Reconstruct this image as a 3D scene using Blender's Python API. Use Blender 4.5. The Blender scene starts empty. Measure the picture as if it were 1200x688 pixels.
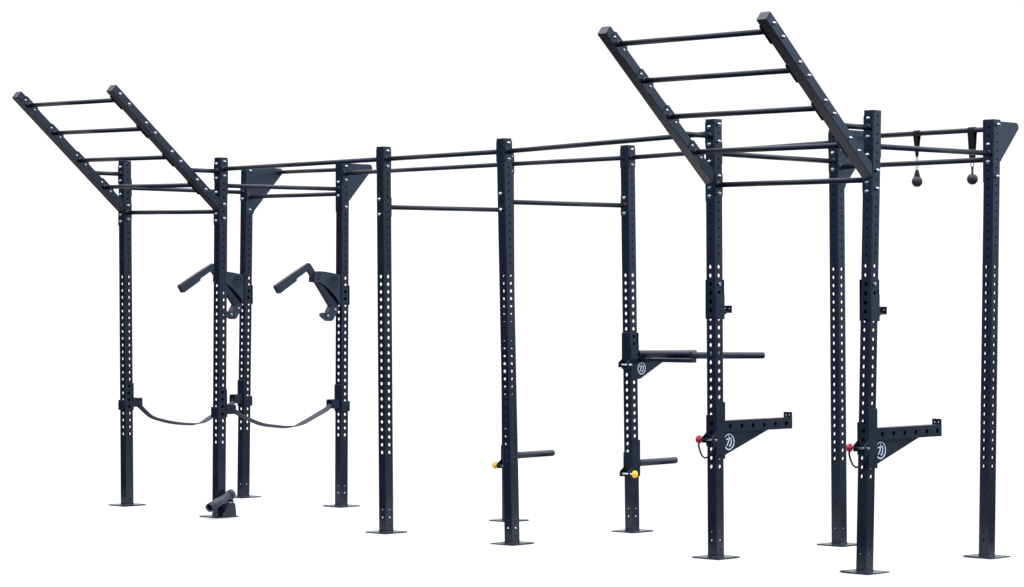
import bpy, bmesh, math, random
from mathutils import Vector, Matrix

# ------------------------------------------------------------------ measured layout (metres)
CAM= [16.559259, -12.206455, 1.582627, 0.784588, 0.005672, -0.002063, 2980.488233]
POST={
  'P1': (0.0091, 0.0118, -0.0086, -0.0132, 0.0125) ,
  'P2': (1.1985, -0.0033, 0.012, 0.0168, -0.0119) ,
  'P5': (3.1049, -0.0037, -0.0104, -0.01, -0.0165) ,
  'P6': (4.3606, 0.009, -0.0381, -0.0334, -0.0175) ,
  'P9': (6.1828, -0.0068, -0.0045, -0.0065, 0.0136) ,
  'P10': (7.3402, -0.007, 0.0445, 0.0333, 0.0042) ,
  'P3': (-0.0091, 1.2149, 0.0231, 0.0269, 0.0122) ,
  'P4': (1.2064, 1.2331, 0.0103, 0.0123, -0.0008) ,
  'P7': (3.1108, 1.2262, -0.0053, -0.0065, -0.0064) ,
  'P8': (4.3573, 1.2237, -0.0207, -0.0187, -0.0108) ,
  'P11': (6.1926, 1.2378, -0.0103, -0.0062, 0.0108) ,
  'P12': (7.3609, 1.2287, 0.0374, 0.0222, 0.0107) ,
}
W = 0.0375; H = 2.75; T = 0.003
KX = [1.904 + .0542 * k for k in range(16)]      # bolt rows on the faces that look along the length
KY = [1.887 + .0542 * k for k in range(16)]      # bolt rows on the faces that look across
BIG = [.571 + .0545 * k for k in range(24)]
RIG0 = Vector((3.7, 0.6, 0.0))

sc = bpy.context.scene
col = sc.collection

def V(*a): return Vector(a)

def at(n, z):
    x, y, lx, ly, oz = POST[n]
    f = z / H
    return Vector((x + lx * f, y + ly * f, z + oz))

# ------------------------------------------------------------------ materials
def nodes_of(name):
    m = bpy.data.materials.new(name); m.use_nodes = True
    nt = m.node_tree
    return m, nt, nt.nodes['Principled BSDF']

def coated(name, base, rough=.5, spec=.35, bump=.01, scale=500, metal=0.0, var=.18):
    m, nt, b = nodes_of(name)
    tc = nt.nodes.new('ShaderNodeTexCoord')
    n1 = nt.nodes.new('ShaderNodeTexNoise'); n1.inputs['Scale'].default_value = scale; n1.inputs['Detail'].default_value = 3
    n2 = nt.nodes.new('ShaderNodeTexNoise'); n2.inputs['Scale'].default_value = 6; n2.inputs['Detail'].default_value = 6
    nt.links.new(tc.outputs['Object'], n1.inputs['Vector']); nt.links.new(tc.outputs['Object'], n2.inputs['Vector'])
    mr = nt.nodes.new('ShaderNodeMapRange'); mr.inputs['From Min'].default_value = .3; mr.inputs['From Max'].default_value = .7
    mr.inputs['To Min'].default_value = 1 - var; mr.inputs['To Max'].default_value = 1 + var
    nt.links.new(n2.outputs['Fac'], mr.inputs['Value'])
    mx = nt.nodes.new('ShaderNodeVectorMath'); mx.operation = 'SCALE'
    mx.inputs[0].default_value = base
    nt.links.new(mr.outputs['Result'], mx.inputs['Scale']); nt.links.new(mx.outputs['Vector'], b.inputs['Base Color'])
    rr = nt.nodes.new('ShaderNodeMapRange'); rr.inputs['To Min'].default_value = rough - .08; rr.inputs['To Max'].default_value = rough + .1
    nt.links.new(n2.outputs['Fac'], rr.inputs['Value']); nt.links.new(rr.outputs['Result'], b.inputs['Roughness'])
    bp = nt.nodes.new('ShaderNodeBump'); bp.inputs['Strength'].default_value = bump; bp.inputs['Distance'].default_value = .0003
    nt.links.new(n1.outputs['Fac'], bp.inputs['Height']); nt.links.new(bp.outputs['Normal'], b.inputs['Normal'])
    b.inputs['Specular IOR Level'].default_value = spec; b.inputs['Metallic'].default_value = metal
    return m

STEEL = coated('black_powder_coat', (.0032, .0048, .0098), .30, .46)
BARM = coated('black_bar_coat', (.012, .013, .020), .38, .32, bump=.01)
PLATEM = coated('charcoal_plate_coat', (.012, .016, .023), .45, .42)
TUBEM = coated('satin_black_tube', (.013, .018, .028), .42, .45)
CAPM = coated('top_lit_end_cap_plastic', (.020, .026, .040), .5, .4)  # cap plastic, its colour lightened to stand in for light from above
DARK = coated('black_plastic_and_hole_shade', (.006, .006, .009), .6, .25)  # plastic parts; also the painted shade in the lever bracket holes
GRIPM = coated('dark_knurled_steel', (.022, .021, .024), .55, .4, bump=.3, scale=600)
WEB = coated('dark_webbing', (.030, .030, .042), .7, .3, bump=.4, scale=500)
NYLON = coated('black_nylon', (.010, .008, .010), .8, .2, bump=.4, scale=500)
ZINC = coated('zinc_bolt', (.40, .41, .43), .34, .5, metal=1.0, var=.1)
WIRE = coated('steel_wire', (.05, .05, .055), .4, .4, metal=.2)
RED = coated('red_knob_plastic', (.42, .006, .014), .35, .5, bump=.05)
YEL = coated('yellow_knob_plastic', (.78, .40, .01), .4, .5, bump=.05)
WHITE = coated('white_sticker', (.78, .78, .80), .5, .3, bump=.05, var=.08)
ENGR_SHADE = coated('engraved_and_bore_shade_black', (.003, .003, .005), .6, .2)  # engraved emblems; also the painted shade inside the sleeve tube
FLOORM = coated('white_studio_floor', (.45, .45, .45), .9, .0, bump=.02, var=.01)

# ------------------------------------------------------------------ mesh helpers
class MB:
    def __init__(self): self.bm = bmesh.new()
    def quad(self, pts, smooth=False):
        f = self.bm.faces.new([self.bm.verts.new(p) for p in pts]); f.smooth = smooth; return f
    def box(self, lo, hi, bev=.0012):
        t = bmesh.new()
        bmesh.ops.create_cube(t, size=1)
        for v in t.verts:
            v.co = Vector([lo[i] + (v.co[i] + .5) * (hi[i] - lo[i]) for i in range(3)])
        if bev: bmesh.ops.bevel(t, geom=list(t.edges), offset=bev, segments=1, affect='EDGES')
        self.merge(t); return self
    def merge(self, t, M=None):
        if M is not None: t.transform(M)
        me = bpy.data.meshes.new('tmp'); t.to_mesh(me); t.free()
        self.bm.from_mesh(me); bpy.data.meshes.remove(me)
    def prism(self, outline, thick, frame, holes=(), bev=0):
        """flat plate: outline [(u,v)], holes [(u,v,r)], frame = (origin,u axis,v axis,n axis); extends thick along n"""
        o, U, Vv, N = frame
        t = bmesh.new()
        def loop(pts):
            vs = [t.verts.new((p[0], p[1], 0)) for p in pts]
            return vs, [t.edges.new((vs[i], vs[(i + 1) % len(vs)])) for i in range(len(vs))]
        loops = [loop(outline)]
        for (a, b, r) in holes:
            loops.append(loop([(a + r * math.cos(i * math.pi / 8), b + r * math.sin(i * math.pi / 8)) for i in range(16)]))
        edges = [e for l in loops for e in l[1]]
        bmesh.ops.triangle_fill(t, use_beauty=True, use_dissolve=False, edges=edges, normal=(0, 0, 1))
        back = {}
        for v in list(t.verts): back[v] = t.verts.new((v.co.x, v.co.y, thick))
        for f in list(t.faces): t.faces.new([back[v] for v in reversed(f.verts)])
        for l, _ in loops:
            n = len(l)
            for i in range(n):
                a, b = l[i], l[(i + 1) % n]
                t.faces.new((b, a, back[a], back[b]))
        bmesh.ops.recalc_face_normals(t, faces=list(t.faces))
        M = Matrix((( U[0], Vv[0], N[0], o[0]), (U[1], Vv[1], N[1], o[1]), (U[2], Vv[2], N[2], o[2]), (0, 0, 0, 1)))
        flip = M.to_3x3().determinant() < 0
        t.transform(M)
        if flip: bmesh.ops.reverse_faces(t, faces=list(t.faces))
        self.merge(t); return self
    def cyl(self, p0, p1, r, seg=20, r1=None, round0=0, round1=0, open0=False):
        p0 = Vector(p0); p1 = Vector(p1); r1 = r if r1 is None else r1
        ax = (p1 - p0); L = ax.length; ax.normalize()
        u = ax.orthogonal().normalized(); w = ax.cross(u)
        prof = []
        if round0:
            for i in range(5): a = i / 4 * math.pi / 2; prof.append((round0 * (1 - math.sin(a)), r - round0 + round0 * math.cos(a)) )
            prof = prof[::-1]; prof = [(round0*(1-math.sin(i/4*math.pi/2)) , r - round0*(1-math.cos(i/4*math.pi/2))) for i in range(4, -1, -1)]
        else: prof = [(0, r)]
        if round1:
            prof += [(L - round1 * (1 - math.sin(i / 4 * math.pi / 2)), r1 - round1 * (1 - math.cos(i / 4 * math.pi / 2))) for i in range(5)]
        else: prof += [(L, r1)]
        rings = []
        for (s, rr) in prof:
            rings.append([self.bm.verts.new(p0 + ax * s + (u * math.cos(2 * math.pi * i / seg) + w * math.sin(2 * math.pi * i / seg)) * rr) for i in range(seg)])
        for a, b in zip(rings, rings[1:]):
            for i in range(seg):
                f = self.bm.faces.new((a[i], a[(i + 1) % seg], b[(i + 1) % seg], b[i])); f.smooth = True
        if not open0: self.bm.faces.new(list(reversed(rings[0])))
        self.bm.faces.new(rings[-1])
        return self
    def lathe(self, p0, ax, prof, seg=20):
        p0 = Vector(p0); ax = Vector(ax).normalized(); u = ax.orthogonal().normalized(); w = ax.cross(u)
        rings = []
        for (s, rr) in prof:
            rings.append([self.bm.verts.new(p0 + ax * s + (u * math.cos(2 * math.pi * i / seg) + w * math.sin(2 * math.pi * i / seg)) * max(rr, 1e-5)) for i in range(seg)])
        for a, b in zip(rings, rings[1:]):
            for i in range(seg):
                f = self.bm.faces.new((a[i], a[(i + 1) % seg], b[(i + 1) % seg], b[i])); f.smooth = True
        return self
    def tube(self, pts, r, seg=8, closed=False):
        pts = [Vector(p) for p in pts]; rings = []; n = len(pts)
        prev = None
        for i, p in enumerate(pts):
            if closed: t = (pts[(i + 1) % n] - pts[i - 1])
            else: t = pts[min(i + 1, n - 1)] - pts[max(i - 1, 0)]
            t.normalize()
            u = t.orthogonal().normalized() if prev is None else (prev - t * prev.dot(t)).normalized()
            prev = u; w = t.cross(u)
            rings.append([self.bm.verts.new(p + (u * math.cos(2 * math.pi * k / seg) + w * math.sin(2 * math.pi * k / seg)) * r) for k in range(seg)])
        m = n if closed else n - 1
        for i in range(m):
            a, b = rings[i], rings[(i + 1) % n]
            for k in range(seg):
                f = self.bm.faces.new((a[k], a[(k + 1) % seg], b[(k + 1) % seg], b[k])); f.smooth = True
        if not closed:
            self.bm.faces.new(list(reversed(rings[0]))); self.bm.faces.new(rings[-1])
        return self
    def ribbon(self, pts, width, thick, side, n=None):
        """flat band along pts; side(i) -> width direction"""
        pts = [Vector(p) for p in pts]; secs = []
        for i, p in enumerate(pts):
            t = (pts[min(i + 1, len(pts) - 1)] - pts[max(i - 1, 0)]).normalized()
            s, wd = side(i / (len(pts) - 1)); s = Vector(s); s = (s - t * s.dot(t)).normalized(); nn = t.cross(s)
            secs.append([self.bm.verts.new(p + s * a * wd / 2 + nn * b * thick / 2) for a, b in ((-1, -1), (1, -1), (1, 1), (-1, 1))])
        for a, b in zip(secs, secs[1:]):
            for k in range(4): self.bm.faces.new((a[k], a[(k + 1) % 4], b[(k + 1) % 4], b[k]))
        self.bm.faces.new(list(reversed(secs[0]))); self.bm.faces.new(secs[-1])
        bmesh.ops.recalc_face_normals(self.bm, faces=list(self.bm.faces))
        return self
    def mesh(self, name, origin=None):
        if origin is not None: bmesh.ops.translate(self.bm, verts=list(self.bm.verts), vec=-Vector(origin))
        me = bpy.data.meshes.new(name); self.bm.to_mesh(me); self.bm.free(); return me

ORIG = {}
def link(o, parent=None):
    col.objects.link(o)
    if parent is not None: o.parent = parent
    return o
def thing(name, label, cat, loc, group=None):
    o = bpy.data.objects.new(name, None); o.empty_display_size = .1; o.location = loc
    o['label'] = label; o['category'] = cat
    if group: o['group'] = group
    link(o); ORIG[o.name] = Vector(loc); return o
def part(name, mb, mat, parent, label=None):
    """mb is in world coordinates; origin follows the thing"""
    org = ORIG[parent.name]
    me = mb.mesh(name, org); me.materials.append(mat)
    o = bpy.data.objects.new(name, me); link(o, parent); ORIG[o.name] = org
    if label: o['label'] = label
    return o

# ------------------------------------------------------------------ perforated upright
def wall_strip(bm, place, half, z0, z1, holes, depth_out, depth_in):
    """one flat wall with round holes: outer skin, inner skin and the rims between them"""
    cuts = [z0]
    hs = sorted(holes)
    for a, b in zip(hs, hs[1:]): cuts.append((a[0] + b[0]) / 2)
    cuts.append(z1)
    def rect(za, zb, d, hf, flip):
        q = [place(-hf, za, d), place(hf, za, d), place(hf, zb, d), place(-hf, zb, d)]
        bm.faces.new([bm.verts.new(p) for p in (q[::-1] if flip else q)])
    for i, (zc, r) in enumerate(hs):
        za, zb = cuts[i], cuts[i + 1]
        # long blank runs become a plain rectangle
        if zc - za > .04: rect(za, zc - .03, depth_out, half, False); rect(za, zc - .03, depth_in, half, True); za = zc - .03
        if zb - zc > .04: rect(zc + .03, zb, depth_out, half, False); rect(zc + .03, zb, depth_in, half, True); zb = zc + .03
        bd = []
        for k in range(4): bd.append((-half + 2 * half * k / 4, za))
        for k in range(4): bd.append((half, za + (zb - za) * k / 4))
        for k in range(4): bd.append((half - 2 * half * k / 4, zb))
        for k in range(4): bd.append((-half, zb - (zb - za) * k / 4))
        ci = []
        for (s, z) in bd:
            a = math.atan2(z - zc, s); ci.append((r * math.cos(a), zc + r * math.sin(a)))
        n = len(bd)
        Bo = [bm.verts.new(place(s, z, depth_out)) for s, z in bd]; Co = [bm.verts.new(place(s, z, depth_out)) for s, z in ci]
        Bi = [bm.verts.new(place(s, z, depth_in)) for s, z in bd]; Ci = [bm.verts.new(place(s, z, depth_in)) for s, z in ci]
        for k in range(n):
            j = (k + 1) % n
            bm.faces.new((Bo[k], Bo[j], Co[j], Co[k])); bm.faces.new((Bi[j], Bi[k], Ci[k], Ci[j]))
            bm.faces.new((Co[k], Co[j], Ci[j], Ci[k]))

def upright_mesh():
    mb = MB(); bm = mb.bm
    hx = [(z, .0132) for z in BIG] + [(z, .0074) for z in KX] + [(.163, .0062), (.108, .0082), (.054, .006)]
    hy = [(z, .0132) for z in BIG] + [(z, .0074) for z in KY] + [(.396, .0062), (.284, .0062), (.163, .0062), (.108, .0082)]
    rc = .0045; hf = W - rc
    z0, z1 = .006, H - .002
    for (n, s, hl) in (((1, 0), (0, 1), hx), ((-1, 0), (0, -1), hx), ((0, 1), (-1, 0), hy), ((0, -1), (1, 0), hy)):
        pl = lambda a, z, d, n=n, s=s: Vector((n[0] * d + s[0] * a, n[1] * d + s[1] * a, z))
        wall_strip(bm, pl, hf, z0, z1, hl, W, W - T)
        # rounded corner after this wall
        m = s
        for k in range(4):
            a0 = k / 4 * math.pi / 2; a1 = (k + 1) / 4 * math.pi / 2
            def cp(a, z, rad): return Vector(((n[0] * (hf + rad * math.cos(a)) + m[0] * (hf + rad * math.sin(a))), (n[1] * (hf + rad * math.cos(a)) + m[1] * (hf + rad * math.sin(a))), z))
            f = bm.faces.new([bm.verts.new(p) for p in (cp(a0, z0, rc), cp(a1, z0, rc), cp(a1, z1, rc), cp(a0, z1, rc))])
            f = bm.faces.new([bm.verts.new(p) for p in (cp(a1, z0, rc - T), cp(a0, z0, rc - T), cp(a0, z1, rc - T), cp(a1, z1, rc - T))])
    bmesh.ops.remove_doubles(bm, verts=list(bm.verts), dist=1e-6)
    mb.box((-W, -W, H - .002), (W, W, H + .001), bev=.001)
    me = mb.mesh('upright'); me.materials.append(STEEL); return me

def rounded_rect(a, b, r, n=3):
    pts = []
    for (cx, cy, a0) in ((a - r, b - r, 0), (-a + r, b - r, 90), (-a + r, -b + r, 180), (a - r, -b + r, 270)):
        for k in range(n + 1):
            t = math.radians(a0 + 90 * k / n); pts.append((cx + r * math.cos(t), cy + r * math.sin(t)))
    return pts

def base_plate_mesh():
    mb = MB()
    mb.prism(rounded_rect(.1074, .1074, .006), .008, (V(0, 0, 0), V(1, 0, 0), V(0, 1, 0), V(0, 0, 1)), holes=[(sx * .085, sy * .085, .007) for sx in (-1, 1) for sy in (-1, 1)])
    # weld bead round the foot of the tube
    for (a, b) in (((-W, -W), (W, -W)), ((W, -W), (W, W)), ((W, W), (-W, W)), ((-W, W), (-W, -W))):
        mb.cyl((a[0], a[1], .008), (b[0], b[1], .008), .004, 8)
    me = mb.mesh('base_plate'); me.materials.append(STEEL); return me

def bolt_mesh(half):
    """through bolt along local x with a domed nut on both faces"""
    mb = MB()
    for s in (-1, 1):
        mb.lathe((s * half, 0, 0), (s, 0, 0), [(-.001, .0125), (.0018, .0125), (.0018, .0108), (.007, .0104)], 12)
        mb.lathe((s * (half + .007), 0, 0), (s, 0, 0), [(0, .0098), (.003, .0088), (.006, .0062), (.0078, .003), (.0084, 0)], 12)
    mb.cyl((-half, 0, 0), (half, 0, 0), .0052, 8)
    me = mb.mesh('bolt'); me.materials.append(ZINC); return me

rig = thing('training_rig', 'long black steel pull-up rig on twelve perforated uprights with two slanted ladders', 'gym rig', RIG0)
UP = upright_mesh(); BP = base_plate_mesh(); BO = bolt_mesh(W + .0065)
XB = {'P1': (9, 7), 'P2': (15, 13, 9, 7), 'P5': (15, 13), 'P6': (15, 13), 'P9': (15, 13, 9, 7), 'P10': (9, 7),
      'P3': (15, 9), 'P4': (15, 13, 9), 'P7': (15, 13), 'P8': (15, 13), 'P11': (15, 13, 9), 'P12': (15, 9)}
YB = {'P1': (15, 13, 11, 8, 7), 'P2': (15, 13, 11, 8, 7), 'P5': (9, 7), 'P6': (9, 7), 'P9': (15, 13, 11, 8, 7), 'P10': (15, 13, 11, 8, 7),
      'P3': (13, 11), 'P4': (13, 11), 'P7': (9, 7), 'P8': (9, 7), 'P11': (13, 11), 'P12': (13, 11)}
UPR = {}
for n, (x, y, lx, ly, oz) in POST.items():
    o = bpy.data.objects.new('upright', UP); link(o, rig)
    o.location = V(x, y, oz) - RIG0
    o.rotation_euler = (-math.atan(ly / H), math.atan(lx / H), 0)
    UPR[n] = o
    b = bpy.data.objects.new('base_plate', BP); link(b, o)
    for k in XB[n]:
        q = bpy.data.objects.new('bolt', BO); link(q, o); q.location = (0, 0, KX[k]); q.rotation_euler = (random.Random(k).random(), 0, 0)
    for k in YB[n]:
        q = bpy.data.objects.new('bolt', BO); link(q, o); q.location = (0, 0, KY[k]); q.rotation_euler = (0, 0, math.pi / 2)

# ------------------------------------------------------------------ bars with bolted end flanges
RB = .0168
def flange(mb, p, n, up, w=.034, h=.0725, t=.0055):
    n = Vector(n).normalized(); up = Vector(up).normalized(); s = up.cross(n)
    mb.prism(rounded_rect(w, h, .009), t, (p, s, up, n))
    mb.lathe(p + n * t, n, [(0, RB + .005), (.002, RB + .0045), (.005, RB)], 16)       # weld
def bar(name, p0, p1, up=V(0, 0, 1), fl=(True, True), ln=None, radius=RB, flw=.034):
    p0 = Vector(p0); p1 = Vector(p1); d = (p1 - p0).normalized()
    mb = MB(); mb.cyl(p0, p1, radius, 20)
    o = part(name, mb, BARM, rig)
    for f, p, s in ((fl[0], p0, 1), (fl[1], p1, -1)):
        if f:
            m = MB(); nn = Vector(ln) * s if ln is not None else d * s
            flange(m, p, nn, up, w=flw); part('flange', m, STEEL, o)
    return o
X = V(1, 0, 0); Y = V(0, 1, 0); Z = V(0, 0, 1)
def lenbar(name, a, b, z, dy=0):
    bar(name, at(a, z) + X * (W + .0003) + Y * dy, at(b, z) - X * (W + .0003) + Y * dy, ln=X)
def crossbar(name, a, b, z):
    bar(name, at(a, z) + Y * (W + .0003), at(b, z) - Y * (W + .0003), ln=Y)
for a, b in (('P2', 'P5'), ('P5', 'P6'), ('P6', 'P9'), ('P4', 'P7'), ('P7', 'P8'), ('P8', 'P11')):
    lenbar('pull_up_bar', a, b, KX[14])
for a, b in (('P1', 'P2'), ('P9', 'P10')): lenbar('pull_up_bar', a, b, KX[8])
for a, b, k in (('P1', 'P3', 12), ('P2', 'P4', 12), ('P9', 'P11', 12), ('P10', 'P12', 12), ('P5', 'P7', 8), ('P6', 'P8', 8)):
    crossbar('cross_bar', a, b, KY[k])

# gusset plates on the inner faces, each pair carrying two bars
gp = [(-W, H - .001), (.325, H - .001), (.338, H - .004), (.349, H - .014), (.354, H - .028), (.352, 2.708), (.046, 2.385), (.036, 2.362), (.028, 2.355), (-W, 2.355)]
for a, b in (('P3', 'P4'), ('P11', 'P12')):
    for n, s in ((a, 1), (b, -1)):
        c0 = at(n, 2.55); c0.z = POST[n][4]
        mb = MB(); mb.prism(gp, .005, (c0 + X * s * (W + .0004), Y, Z, X * s), holes=[(0, KX[15], .0055), (0, KX[9], .0055)])
        part('gusset_plate', mb, PLATEM, rig)
    for (dy, z) in ((.318, 2.717), (.0, KX[11])):
        p0 = at(a, z) + X * (W + .006) + Y * dy; p1 = at(b, z) - X * (W + .006) + Y * dy
        mb = MB(); mb.cyl(p0, p1, RB, 20)
        for p, s in ((p0, 1), (p1, -1)): mb.lathe(p, X * s, [(0, RB + .006), (.004, RB + .0035), (.007, RB)], 16)
        part('pull_up_bar', mb, BARM, rig)

# ------------------------------------------------------------------ slanted ladders
BOL = bolt_mesh(W + .0005)
def ladder(a, b, slope):
    ang = math.atan(slope)
    d = V(0, -math.cos(ang), math.sin(ang)); nrm = V(0, math.sin(ang), math.cos(ang))
    base = {}
    hd = .032
    for n in (a, b):
        c0 = at(n, 2.45); c0.z = POST[n][4]
        P0 = c0 + V(0, -.216, 2.535)                     # centre of the lowest rung
        base[n] = P0
        # stringer outline in the y,z plane (cut upright at the foot, square at the top)
        yf = -W - .0065
        def onl(off, y):                                   # point of the edge line at offset off where local y = y
            p = P0 + nrm * off; t = ((c0.y + y) - p.y) / d.y; return p + d * t
        top = 1.060 if slope < .86 else 1.056
        q = [onl(hd, yf), onl(-hd, yf), P0 - nrm * hd + d * top, P0 + nrm * hd + d * top]
        mb = MB()
        t = bmesh.new(); vs = []
        for sx in (-1, 1):
            for p in q: vs.append(t.verts.new((c0.x + sx * W, p.y, p.z)))
        t.faces.new(vs[0:4]); t.faces.new(vs[4:8][::-1])
        for i in range(4): j = (i + 1) % 4; t.faces.new((vs[i], vs[4 + i], vs[4 + j], vs[j]))
        bmesh.ops.recalc_face_normals(t, faces=list(t.faces))
        bmesh.ops.bevel(t, geom=list(t.edges), offset=.003, segments=2, affect='EDGES')
        mb.merge(t)
        st = part('ladder_stringer', mb, STEEL, rig)
        cap = MB()
        e = P0 + d * (top + .0005)
        cap.prism(rounded_rect(W - .001, hd - .001, .004), .004, (e, X, nrm, d)); part('end_cap', cap, CAPM, st)
        ft = MB(); ft.prism(rounded_rect(.034, .11, .006), .0055, (at(n, 2.345) - Y * (W + .0062), X, Z, Y)); part('foot_bracket', ft, STEEL, st)
        for k in range(4):
            for s in (-1, 1):
                q2 = bpy.data.objects.new('bolt', BOL); link(q2, st); q2.location = P0 + d * (.3133 * k + s * .0545) - ORIG[st.name]
        # strut back to the top of the upright
        z = KY[14]
        e0 = at(n, z) - Y * (W + .0003)
        t_ = ((P0 + nrm * (hd - .004)) - e0); yy = (t_.dot(nrm)) / nrm.y
        bar('strut', e0, e0 + V(0, yy, 0), fl=(True, False), ln=-Y)
    for k in range(4):
        p0 = base[a] + d * .3133 * k + X * (W + .0003); p1 = base[b] + d * .3133 * k - X * (W + .0003)
        bar('ladder_rung', p0, p1, up=d, ln=X, flw=.037)
ladder('P1', 'P2', .850); ladder('P9', 'P10', .878)

# ------------------------------------------------------------------ emblem: ring and two bold strokes
def emblem(center, u, v, n, r, mat, parent, w=.0055, mirror=1):
    mb = MB()
    def stroke(pts, wd):
        pts = [Vector((p[0], p[1])) for p in pts]; L = []; R = []
        for i, p in enumerate(pts):
            t = (pts[min(i + 1, len(pts) - 1)] - pts[max(i - 1, 0)]).normalized(); m = Vector((-t.y, t.x))
            k = wd[i] if isinstance(wd, (list, tuple)) else wd
            L.append(p + m * k / 2); R.append(p - m * k / 2)
        mb.prism([(p.x * r * mirror, p.y * r) for p in L + R[::-1]], .0012, (center, u, v, n))
    arc = lambda a0, a1, rr=.93, k=14, cx=0, cy=0: [(cx + rr * math.cos(math.radians(a0 + (a1 - a0) * i / k)), cy + rr * math.sin(math.radians(a0 + (a1 - a0) * i / k))) for i in range(k + 1)]
    ww = w / r
    stroke(arc(-62, 64), ww * 1.1); stroke(arc(70, 192), ww * 1.1); stroke(arc(198, 291), ww * 1.1)
    stroke([(-.55, .30), (-.1, .38), (.36, .42)], [ww * 1.2] * 3)
    stroke([(.36, .50), (.42, .1), (.34, -.3), (.12, -.58), (-.05, -.42)], [ww * 1.3] * 4 + [ww * .5])
    stroke([(-.02, .78), (.0, .35), (-.16, -.1), (-.46, -.5)], [ww * .9, ww * 1.4, ww * 1.3, ww * .6])
    return part('emblem', mb, mat, parent)

def sub(n, z): return at(n, z)

def knob(mb, p, ax, r=.0265):
    mb.lathe(p, ax, [(0, .009), (.006, .010), (.009, r * .8), (.013, r * .98), (.020, r), (.027, r * .93), (.032, r * .7), (.035, r * .35), (.036, 0)], 20)
def fr(c, ax):   # frame helper for side plates lying in the y,z plane
    return (c, Y, Z, X * ax)

# ---------- common clamp: two side plates round the upright, back web, front tabs with a pin across
def clamp(parent, n, lo_near, hi_near, lo_far, hi_far, tabz, holes_far=True, knob_side=None, knob_mat=None, knob_thing=None, back=True):
    c = at(n, (lo_near + hi_near) / 2); c.z = POST[n][4]
    m = MB(); g = .0012
    out = [(-W - .001, lo_near), (.046, lo_near), (.046, hi_near), (-W - .001, hi_near)]
    if tabz:
        out = [(-W - .001, lo_near), (.046, lo_near), (.046, hi_near), (-W - .001, hi_near), (-W - .001, tabz + .045), (-.078, tabz + .018), (-.078, tabz - .020), (-W - .001, tabz - .020)]
    far = [(-W - .001, lo_far), (.046, lo_far), (.046, hi_far), (-W - .001, hi_far)]
    if tabz:
        far = [(.046, lo_far), (.046, hi_far), (-W - .001, hi_far), (-W - .001, tabz + .045), (-.078, tabz + .018), (-.078, tabz - .020), (-W - .001, tabz - .020)]
        if lo_far < tabz - .021: far.append((-W - .001, lo_far))
    m.prism(out, .0045, fr(c + X * (W + g), 1))
    m.prism(far, .0045, fr(c - X * (W + g), -1))
    if back: m.box((c.x - W - .0055, c.y + W + g, c.z + min(lo_near, lo_far)), (c.x + W + .0055, c.y + W + g + .005, c.z + max(hi_near, hi_far)))
    cl = part('clamp', m, STEEL, parent)
    if tabz:
        m = MB(); z = c.z + tabz; y = c.y - .058
        s = knob_side or 1
        m.cyl((c.x - s * .062, y, z), (c.x + s * .07, y, z), .0062, 12, round0=.003)
        part('locking_pin', m, ZINC, parent)
        if knob_mat:
            m = MB(); knob(m, V(c.x + s * .066, y, z), X * s)
            part('knob', m, knob_mat, parent)
    return c

# ---------- spotter arms
def spotter(n, label, ln=.722):
    t = thing('spotter_arm', label, 'spotter arm', at(n, .62), 'spotter arms pinned to the front uprights')
    c = clamp(t, n, .62, .976, .700, .894, .741, knob_side=-1, knob_mat=RED)
    z0, z1 = .786, .858
    zo = c.z
    m = MB()
    hs = [(.103 + .1116 * i, .821, .0145) for i in range(6)]
    for s in (-1, 1):
        m.prism([(.047, z0), (ln, z0), (ln, z1), (.047, z1)], .0035, fr(c + X * s * (W - .0035), s), holes=hs if s > 0 else ())
    for (a, b) in ((z0, z0 + .0035), (z1 - .0035, z1)):
        m.box((c.x - W + .0045, c.y + .047, zo + a), (c.x + W - .0045, c.y + ln, zo + b), bev=0)
    m.box((c.x - W + .004, c.y + ln - .006, zo + z0 + .004), (c.x + W - .004, c.y + ln - .001, zo + z1 - .004), bev=0)
    part('arm', m, STEEL, t)
    m = MB()
    m.prism([(-.030, -.02), (.0365, -.02), (.0365, .036), (.030, .038), (-.030, .038)], .006, (c + V(0, ln - .006, .8545), X, Z, Y), holes=[(-.012, .018, .0045), (.016, .018, .0045)])
    part('end_stop', m, STEEL, t)
    m = MB(); m.prism([(.0475, z0 - .0005), (.0475, .628), (.088, .641), (.515, z0 - .0005)], .006, (c + X * .003, Y, Z, X))
    gs = part('gusset', m, STEEL, t)
    emblem(c + V(.0093, .121, .722), Y, Z, X, .052, WHITE, gs)
    # lanyard of the pin
    m = MB(); P = [(-.086, .728), (-.088, .70), (-.078, .668), (-.060, .640), (-.035, .626), (-.010, .632), (.012, .655), (.034, .690), (.044, .715)]
    m.tube([c + V(a, -.060 + .003 * math.sin(i), b) for i, (a, b) in enumerate(P)], .006, 8)
    part('lanyard', m, DARK, t)
spotter('P9', 'black spotter arm with red knob, the left and farther one of the two')
spotter('P10', 'black spotter arm with red knob, on the nearest upright at the right', .706)

# ---------- hook cups
def cup(n, label):
    t = thing('barbell_cup', label, 'j-cup', at(n, 1.495), 'barbell cups on the front uprights')
    c = clamp(t, n, 1.495, 1.655, 1.497, 1.744, None)
    zo = c.z
    m = MB(); m.cyl((c.x - W - .012, c.y, zo + 1.7155), (c.x + W + .011, c.y, zo + 1.7155), .0115, 16, round1=.003)
    part('locking_pin', m, ZINC, t)
    m = MB()
    m.box((c.x - .034, c.y + .044, zo + 1.535), (c.x + .034, c.y + .120, zo + 1.543))
    m.prism([(-.037, 1.534), (.037, 1.534), (.037, 1.5815), (-.037, 1.5815)], .006, (c + V(0, .119, 0), X, Z, Y), holes=[(-.016, 1.563, .0042), (.018, 1.563, .0042)])
    m.prism([(.044, 1.500), (.118, 1.534), (.044, 1.534)], .006, (c - X * .003, Y, Z, X))
    part('cradle', m, STEEL, t)
cup('P9', 'small black barbell cup directly above the left spotter arm')
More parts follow.
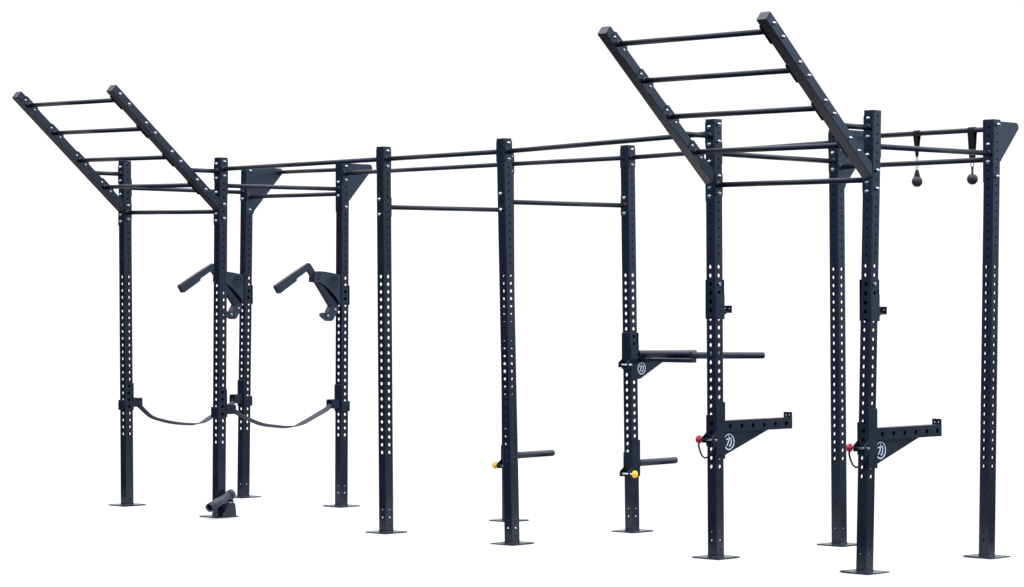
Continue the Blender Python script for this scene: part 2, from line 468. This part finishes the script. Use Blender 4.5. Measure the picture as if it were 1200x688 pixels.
cup('P10', 'small black barbell cup directly above the right spotter arm')

# ---------- plate pegs with yellow knobs
def peg(n, label, side):
    t = thing('storage_peg', label, 'storage peg', at(n, .40), 'weight storage pegs with yellow knobs')
    c = clamp(t, n, .400, .652, .393, .563, .413, knob_side=side, knob_mat=YEL)
    m = MB(); m.cyl((c.x, c.y + .0435, c.z + .484), (c.x, c.y + .478, c.z + .487), .0245, 24, round1=.006)
    part('peg', m, PLATEM, t)
    m = MB(); m.cyl((c.x, c.y + .044, c.z + .484), (c.x, c.y + .052, c.z + .484), .031, 24, r1=.026); part('collar', m, STEEL, t)
peg('P7', 'black storage peg behind the middle front upright, its yellow knob left of that post', -1)
peg('P8', 'black storage peg low below the dip handles, its yellow knob in front', 1)

# ---------- dip handles
t = thing('dip_handles', 'black pair of long dip handles on a bracket with white emblem', 'dip attachment', at('P8', 1.08))
c = clamp(t, 'P8', 1.085, 1.328, 1.156, 1.415, 1.188, knob_side=1)
zo = c.z
m = MB(); m.box((c.x - W - .0055, c.y - W - .0065, zo + 1.156), (c.x + W + .001, c.y - W - .0012, zo + 1.415)); part('front_plate', m, STEEL, t)
m = MB(); m.box((c.x - .030, c.y + .046, zo + 1.207), (c.x + .545, c.y + .092, zo + 1.236), bev=.003); part('cross_beam', m, STEEL, t)
m = MB(); m.cyl((c.x + .030, c.y + .047, zo + 1.262), (c.x + .040, c.y + .657, zo + 1.258), .0275, 24, round1=.004); part('handle', m, STEEL, t)
m = MB(); m.box((c.x + .012, c.y + .092, zo + 1.209), (c.x + .052, c.y + .622, zo + 1.232), bev=.003); part('support_bar', m, STEEL, t)
m = MB(); m.cyl((c.x + .515, c.y + .069, zo + 1.258), (c.x + .672, c.y + .672, zo + 1.252), .0235, 24, round1=.006); part('handle', m, BARM, t)
m = MB(); m.prism([(.0465, 1.2065), (.0465, 1.085), (.058, 1.085), (.312, 1.2065)], .0045, (c + X * (W + .0012), Y, Z, X)); gs = part('gusset', m, STEEL, t)
emblem(c + V(W + .0059, .072, 1.160), Y, Z, X, .042, WHITE, gs, .005)

# ---------- lever arms
def lever(n, label):
    t = thing('lever_arm', label, 'lever arm', at(n, 1.49), 'lever arms folded outwards on the back uprights')
    c = at(n, 1.75); c.z = POST[n][4]; zo = c.z
    out = [(-.036, 1.850), (-.12, 1.864), (-.21, 1.876), (-.285, 1.878), (-.307, 1.868), (-.316, 1.850), (-.318, 1.792), (-.262, 1.788), (-.215, 1.772), (-.160, 1.738), (-.105, 1.690), (-.065, 1.645), (-.046, 1.609), (-.036, 1.609)]
    pl = []
    for s in (-1, 1):
        m = MB(); m.prism([(a - .0045, b) for a, b in out], .005, (c + X * (s * .030 - .0025), Y, Z, X), holes=[(-.262, 1.852, .009), (-.272, 1.818, .009)])
        o = part('bracket_plate', m, PLATEM, t); pl.append(o)
    emblem(c + V(.0326, -.116, 1.795), Y, Z, X, .047, ENGR_SHADE, pl[1], .0065, -1)
    m = MB(); g = .0012
    m.box((c.x - W - .006, c.y - W - .0055, zo + 1.609), (c.x + W + .002, c.y - W - g, zo + 1.852))
    m.box((c.x - W - .006, c.y - W - g, zo + 1.609), (c.x - W - g, c.y + W + g, zo + 1.765))
    m.box((c.x - W - .006, c.y + W + g, zo + 1.609), (c.x + W + .004, c.y + W + .0065, zo + 1.765))
    part('clamp', m, STEEL, t)
    # bent handle: plate-like square tube with a thicker grip
    m = MB()
    hin = [(-.283, 1.800), (-.318, 1.800), (-.372, 1.879), (-.500, 1.803), (-.506, 1.795), (-.660, 1.702), (-.675, 1.704), (-.700, 1.745), (-.697, 1.756), (-.486, 1.876), (-.357, 1.941), (-.345, 1.937), (-.283, 1.850)]
    hin = [(-.285, 1.800), (-.322, 1.796), (-.318, 1.822), (-.368, 1.884), (-.486, 1.816), (-.486, 1.800), (-.655, 1.700), (-.668, 1.703), (-.702, 1.752), (-.698, 1.763), (-.497, 1.872), (-.360, 1.942), (-.348, 1.938), (-.283, 1.858)]
    m.prism(hin, .032, (c - X * .016, Y, Z, X))
    h = part('handle', m, PLATEM, t)
    m = MB(); m.prism([(-.665, 1.708), (-.696, 1.752), (-.694, 1.754), (-.700, 1.756), (-.705, 1.750), (-.670, 1.701)], .027, (c - X * .0135, Y, Z, X)); part('end_cap', m, DARK, h)
    for (a, b) in ((-.262, 1.852), (-.272, 1.818)):
        m = MB(); m.cyl((c.x - .034, c.y + a - .0045, zo + b), (c.x + .034, c.y + a - .0045, zo + b), .0088, 12); part('hole_shade_pin', m, DARK, t)  # added dark cylinders imitate the shade inside the bracket plate holes
    # lower link and hook
    m = MB(); m.prism([(-.292, 1.800), (-.270, 1.784), (-.225, 1.765), (-.052, 1.600), (-.058, 1.582), (-.100, 1.560), (-.132, 1.594)], .040, (c - X * .020, Y, Z, X))
    part('link_bar', m, STEEL, t)
    m = MB(); m.prism([(-.132, 1.605), (-.170, 1.545), (-.196, 1.550), (-.214, 1.545), (-.222, 1.528), (-.205, 1.512), (-.160, 1.483), (-.138, 1.481), (-.118, 1.492), (-.072, 1.560), (-.060, 1.592), (-.09, 1.605)], .056, (c - X * .028, Y, Z, X))
    hk = part('hook', m, PLATEM, t)
    for (a, b) in ((-.098, 1.572), (-.176, 1.522)):
        m = MB(); m.cyl((c.x - .033, c.y + a, zo + b), (c.x + .036, c.y + a, zo + b), .011, 12, round1=.004); part('bolt', m, ZINC, hk)
lever('P3', 'dark lever arm partly hidden behind the second upright from the left')
lever('P4', 'dark lever arm with round emblem, the right one standing fully in view')

# ---------- safety straps between left uprights
def strap(a, b, pts, label):
    t = thing('safety_strap', label, 'safety strap', (at(a, .76) + at(b, .76)) / 2 - V(0, 0, .13), 'safety straps sagging between the left uprights')
    for n, s in ((a, 1), (b, -1)):                       # s: the bracket faces +y or -y
        c = at(n, .85); c.z = POST[n][4]; zo = c.z; g = .0012
        m = MB()
        def bx(x0, x1, y0, y1, z0, z1):                  # mirrored with s in x and y
            xs = sorted((c.x + s * x0, c.x + s * x1)); ys = sorted((c.y + s * y0, c.y + s * y1))
            m.box((xs[0], ys[0], zo + z0), (xs[1], ys[1], zo + z1))
        bx(-W - .012, W + .001, W + g, W + .0075, .761, .975)
        bx(-W - .012, -W - g, -W - .007, W + g, .761, .842)
        bx(-W - .012, W - .002, -W - .0075, -W - g, .761, .838)
        br = part('bracket', m, STEEL, t)
        for x0 in (-.036, .031):
            m = MB(); m.prism([(s * .044, .784), (s * .125, .784), (s * .132, .792), (s * .132, .85), (s * .125, .857), (s * .044, .857)][::s], .005, (c + X * (x0), Y, Z, X), holes=[(s * .105, .812, .009)])
            part('shackle_plate', m, STEEL, t)
        m = MB(); m.cyl((c.x - .042, c.y + s * .105, zo + .812), (c.x + .042, c.y + s * .105, zo + .812), .0075, 12); part('crosspin', m, DARK, t)
    pa = at(a, 1); pb = at(b, 1)
    fine = []
    P = [V(pa.x, y, z) for y, z in pts]
    for i in range(len(P) - 1):                           # Catmull-Rom through the measured points
        p0, p1, p2, p3 = P[max(i - 1, 0)], P[i], P[i + 1], P[min(i + 2, len(P) - 1)]
        for k in range(5):
            u = k / 5
            fine.append(.5 * ((2 * p1) + (p2 - p0) * u + (2 * p0 - 5 * p1 + 4 * p2 - p3) * u * u + (3 * p1 - p0 - 3 * p2 + p3) * u ** 3))
    fine.append(P[-1])
    for i, p in enumerate(fine): p.x = pa.x + (pb.x - pa.x) * (i / (len(fine) - 1))
    m = MB(); m.ribbon(fine, .05, .008, lambda u: ((1, .04 * math.sin(19 * u), .33 - .68 * min(1, max(0, (u - .5) / .2)) ** 1.5), .046 + .003 * math.sin(23 * u))); part('webbing', m, WEB, t)
strap('P1', 'P3', [(.105, .812), (.139, .800), (.25, .715), (.375, .676), (.5, .652), (.62, .640), (.703, .637), (.78, .650), (.863, .688), (.96, .735), (1.053, .775), (1.11, .812)],
      'dark safety strap starting at the leftmost upright')
strap('P2', 'P4', [(.105, .812), (.135, .800), (.2, .762), (.296, .722), (.42, .681), (.569, .660), (.66, .652), (.746, .655), (.82, .675), (.9, .706), (1.0, .748), (1.081, .783), (1.115, .812)],
      'dark safety strap ending on the upright below the fully visible lever arm')

# ---------- landmine sleeve
c = at('P2', .1); c.z = POST['P2'][4] + .008; zo = c.z - .008
t = thing('bar_pivot_sleeve', 'short tilted black tube at the foot of an upright under the left ladder', 'landmine sleeve', V(c.x + .09, c.y, c.z))
m = MB()
for x0 in (.048, .108):
    m.prism([(-.050, 0.0005), (.080, 0.0005), (.070, .085), (.058, .104), (.024, .104), (.0, .085), (-.020, .050), (-.050, .020)], .006, (c + X * x0, Y, Z, X))
m.box((c.x + .0395, c.y - .050, c.z + .0005), (c.x + .0475, c.y + .055, c.z + .125))
part('bracket', m, STEEL, t)
a0 = V(c.x + .155, c.y - .217, zo + .088); a1 = V(c.x + .080, c.y + .052, zo + .172)
m = MB(); dd = (a1 - a0).normalized()
m.lathe(a0, dd, [(.12, .0275), (0.001, .0275), (0, .0335), (.272, .0335), (.272, .0)], 28)
tb = part('sleeve_tube', m, TUBEM, t)
m = MB(); m.lathe(a0, dd, [(.02, 0), (.02, .0272), (.03, .0272), (.03, 0)], 24); part('bore_shade_disc', m, ENGR_SHADE, tb)  # added black disc imitates the shade down the open tube
m = MB(); m.lathe(a1 - dd * .024, dd, [(0, .031), (0, .0375), (.014, .0375), (.014, .034), (.019, .034), (.019, .0385), (.034, .0385), (.036, .034), (.036, 0)], 28); part('collar', m, PLATEM, tb)
m = MB(); m.cyl((c.x + .046, c.y + .030, c.z + .118), (c.x + .128, c.y + .030, c.z + .118), .012, 14); part('pivot_pin', m, DARK, t)

# ---------- ball grips on hanging straps
tip_y = lambda n: at(n, 2.717).y + .318
def grip(x, label, w0, w1, zs, ztop, turned):
    f = (x - at('P11', 2.7).x) / (at('P12', 2.7).x - at('P11', 2.7).x)
    y = tip_y('P11') * (1 - f) + tip_y('P12') * f
    zb = 2.717 + POST['P12'][4]
    t = thing('ball_grip', label, 'hanging grip', V(x, y, 2.375), 'ball grips hanging from the rear bar')
    m = MB(); loop = []
    r = RB + .0035
    for i in range(9): a = math.radians(180 - 180 * i / 8); loop.append(V(x, y + r * math.cos(a), zb + r * math.sin(a)))
    front = [V(x, y - r * (1 - k / 4) - .004 * k / 4, zb - (zb - zs) * k / 4) for k in range(1, 5)]
    back = [V(x, y + r * (1 - k / 4) + .004 * k / 4, zb - (zb - zs) * k / 4) for k in range(1, 5)]
    path = front[::-1] + loop + back; n = len(path)
    def side(u):
        k = min(u, 1 - u) * 2; k = min(1, k * 1.5)
        return (1 - (1 - k) * (turned * .4), 0, 0) if not turned else (math.cos((1 - k) * .9), math.sin((1 - k) * .9) * .0 + .0001, 0), w1 + (w0 - w1) * k
    m.ribbon(path, w0, .003, side); part('strap', m, NYLON, t)
    m = MB(); hw = .003 if turned else .0145
    cx = []
    zc = (zs + ztop) / 2; hh = (zs - ztop) / 2 + .008
    for i in range(20):
        a = 2 * math.pi * i / 20; k = 1 if math.sin(a) < 0 else .72
        cx.append(V(x + .9 * (hw if not turned else 0) * math.cos(a) * k, y + (.012 * math.cos(a) if turned else 0), zc + hh * math.sin(a)))
    m.tube(cx, .0027, 8, closed=True); part('carabiner', m, WIRE, t)
    m = MB(); R_ = .0362; zc = 2.411
    m.lathe(V(x, y, zc), -Z, [(-R_ * math.cos(math.pi * i / 14), R_ * math.sin(math.pi * i / 14)) for i in range(15)], 24)
    bl = part('ball', m, GRIPM, t)
    if turned:
        m = MB(); pr = [(-.027, 2.432), (-.012, 2.480), (-.008, 2.487), (.008, 2.487), (.012, 2.480), (.027, 2.432)]
        m.prism(pr, .010, (V(x, y - .005, 0), X, Z, Y), holes=[(0, 2.474, .0052)])
    else:
        m = MB(); m.lathe(V(x, y, 2.436), Z, [(0, .016), (.008, .0085), (.04, .0072), (.05, .0085), (.056, .0085), (.058, 0)], 16)
    part('neck', m, GRIPM, bl)
grip(6.598, 'black ball grip with eyelet tab on a narrow tapering strap, left of the pair', .042, .016, 2.575, 2.482, True)
grip(7.030, 'black ball grip on a wide strap and wire clip, next to the rightmost upright', .051, .040, 2.535, 2.492, False)

# ------------------------------------------------------------------ floor (very slightly uneven, as the posts stand)
def floor_h(x, y):
    s = w_ = 0.0
    for n, (px, py, lx, ly, oz) in POST.items():
        k = math.exp(-((x - px) ** 2 + (y - py) ** 2) / (2 * .38 ** 2)); s += k * oz; w_ += k
    return s / (w_ + .02) - .0015
bm = bmesh.new()
xs = [-.45 + .125 * i for i in range(67)]
ys = [-.42 + .125 * i for i in range(17)]
g = [[bm.verts.new((x, y, floor_h(x, y))) for y in ys] for x in xs]
for i in range(len(xs) - 1):
    for j in range(len(ys) - 1):
        f = bm.faces.new((g[i][j], g[i + 1][j], g[i + 1][j + 1], g[i][j + 1])); f.smooth = True
me = bpy.data.meshes.new('floor'); bm.to_mesh(me); bm.free(); me.materials.append(FLOORM)
fl = bpy.data.objects.new('floor', me); col.objects.link(fl); fl['kind'] = 'structure'

# ------------------------------------------------------------------ camera
cx, cy, cz, yaw, pitch, roll, fpx = CAM[:7]
f = V(-math.sin(yaw) * math.cos(pitch), math.cos(yaw) * math.cos(pitch), math.sin(pitch))
r = V(math.cos(yaw), math.sin(yaw), 0); u = r.cross(f)
r2 = r * math.cos(roll) + u * math.sin(roll); u2 = -r * math.sin(roll) + u * math.cos(roll)
cam = bpy.data.cameras.new('camera'); co = bpy.data.objects.new('camera', cam); col.objects.link(co)
M = Matrix(((r2.x, u2.x, -f.x, cx), (r2.y, u2.y, -f.y, cy), (r2.z, u2.z, -f.z, cz), (0, 0, 0, 1)))
co.matrix_world = M
cam.sensor_width = 36; cam.lens = fpx / 1200 * 36; cam.clip_end = 2000; cam.clip_start = .1
sc.camera = co

# ------------------------------------------------------------------ light: white sweep behind, soft overhead light, dim room on the camera's side
w = bpy.data.worlds.new('World'); sc.world = w; w.use_nodes = True
nt = w.node_tree; bg = nt.nodes['Background']
tc = nt.nodes.new('ShaderNodeTexCoord')
def dot(v):
    n = nt.nodes.new('ShaderNodeVectorMath'); n.operation = 'DOT_PRODUCT'; n.inputs[1].default_value = v
    nt.links.new(tc.outputs['Generated'], n.inputs[0]); return n.outputs['Value']
def ramp(sock, a, b, lo=0, hi=1):
    n = nt.nodes.new('ShaderNodeMapRange'); n.interpolation_type = 'SMOOTHSTEP'
    n.inputs['From Min'].default_value = a; n.inputs['From Max'].default_value = b; n.inputs['To Min'].default_value = lo; n.inputs['To Max'].default_value = hi
    nt.links.new(sock, n.inputs['Value']); return n.outputs['Result']
def mix(fac, a, b):
    n = nt.nodes.new('ShaderNodeMix'); n.data_type = 'RGBA'
    if hasattr(fac, 'default_value'): nt.links.new(fac, n.inputs[0])
    for k, s in ((6, a), (7, b)):
        if isinstance(s, tuple): n.inputs[k].default_value = s
        else: nt.links.new(s, n.inputs[k])
    return n.outputs[2]
FW = (-.7065, .7077, 0); RT = (.7077, .7065, 0)
up = dot((0, 0, 1))
left = mix(ramp(dot((.7065, -.7077, 0)), -.22, .28), (.01, .012, .02, 1), (.75, 1.10, 2.0, 1))
side = mix(ramp(dot(RT), -.15, .25), left, (1.50, 1.95, 2.70, 1))
side = mix(ramp(up, -.05, .13), (.012, .022, .045, 1), side)
mul = nt.nodes.new('ShaderNodeMath'); mul.operation = 'MULTIPLY'
nt.links.new(ramp(dot(FW), .42, .62), mul.inputs[0]); nt.links.new(ramp(up, -.6, -.45), mul.inputs[1])
wall = mix(mul.outputs[0], side, (1.12, 1.12, 1.12, 1))
allc = mix(ramp(up, .50, .80), wall, (4.3, 4.4, 4.6, 1))
nt.links.new(allc, bg.inputs['Color']); bg.inputs['Strength'].default_value = 1.0

sc.view_settings.view_transform = 'Standard'; sc.view_settings.look = 'None'; sc.view_settings.exposure = 0; sc.view_settings.gamma = 1
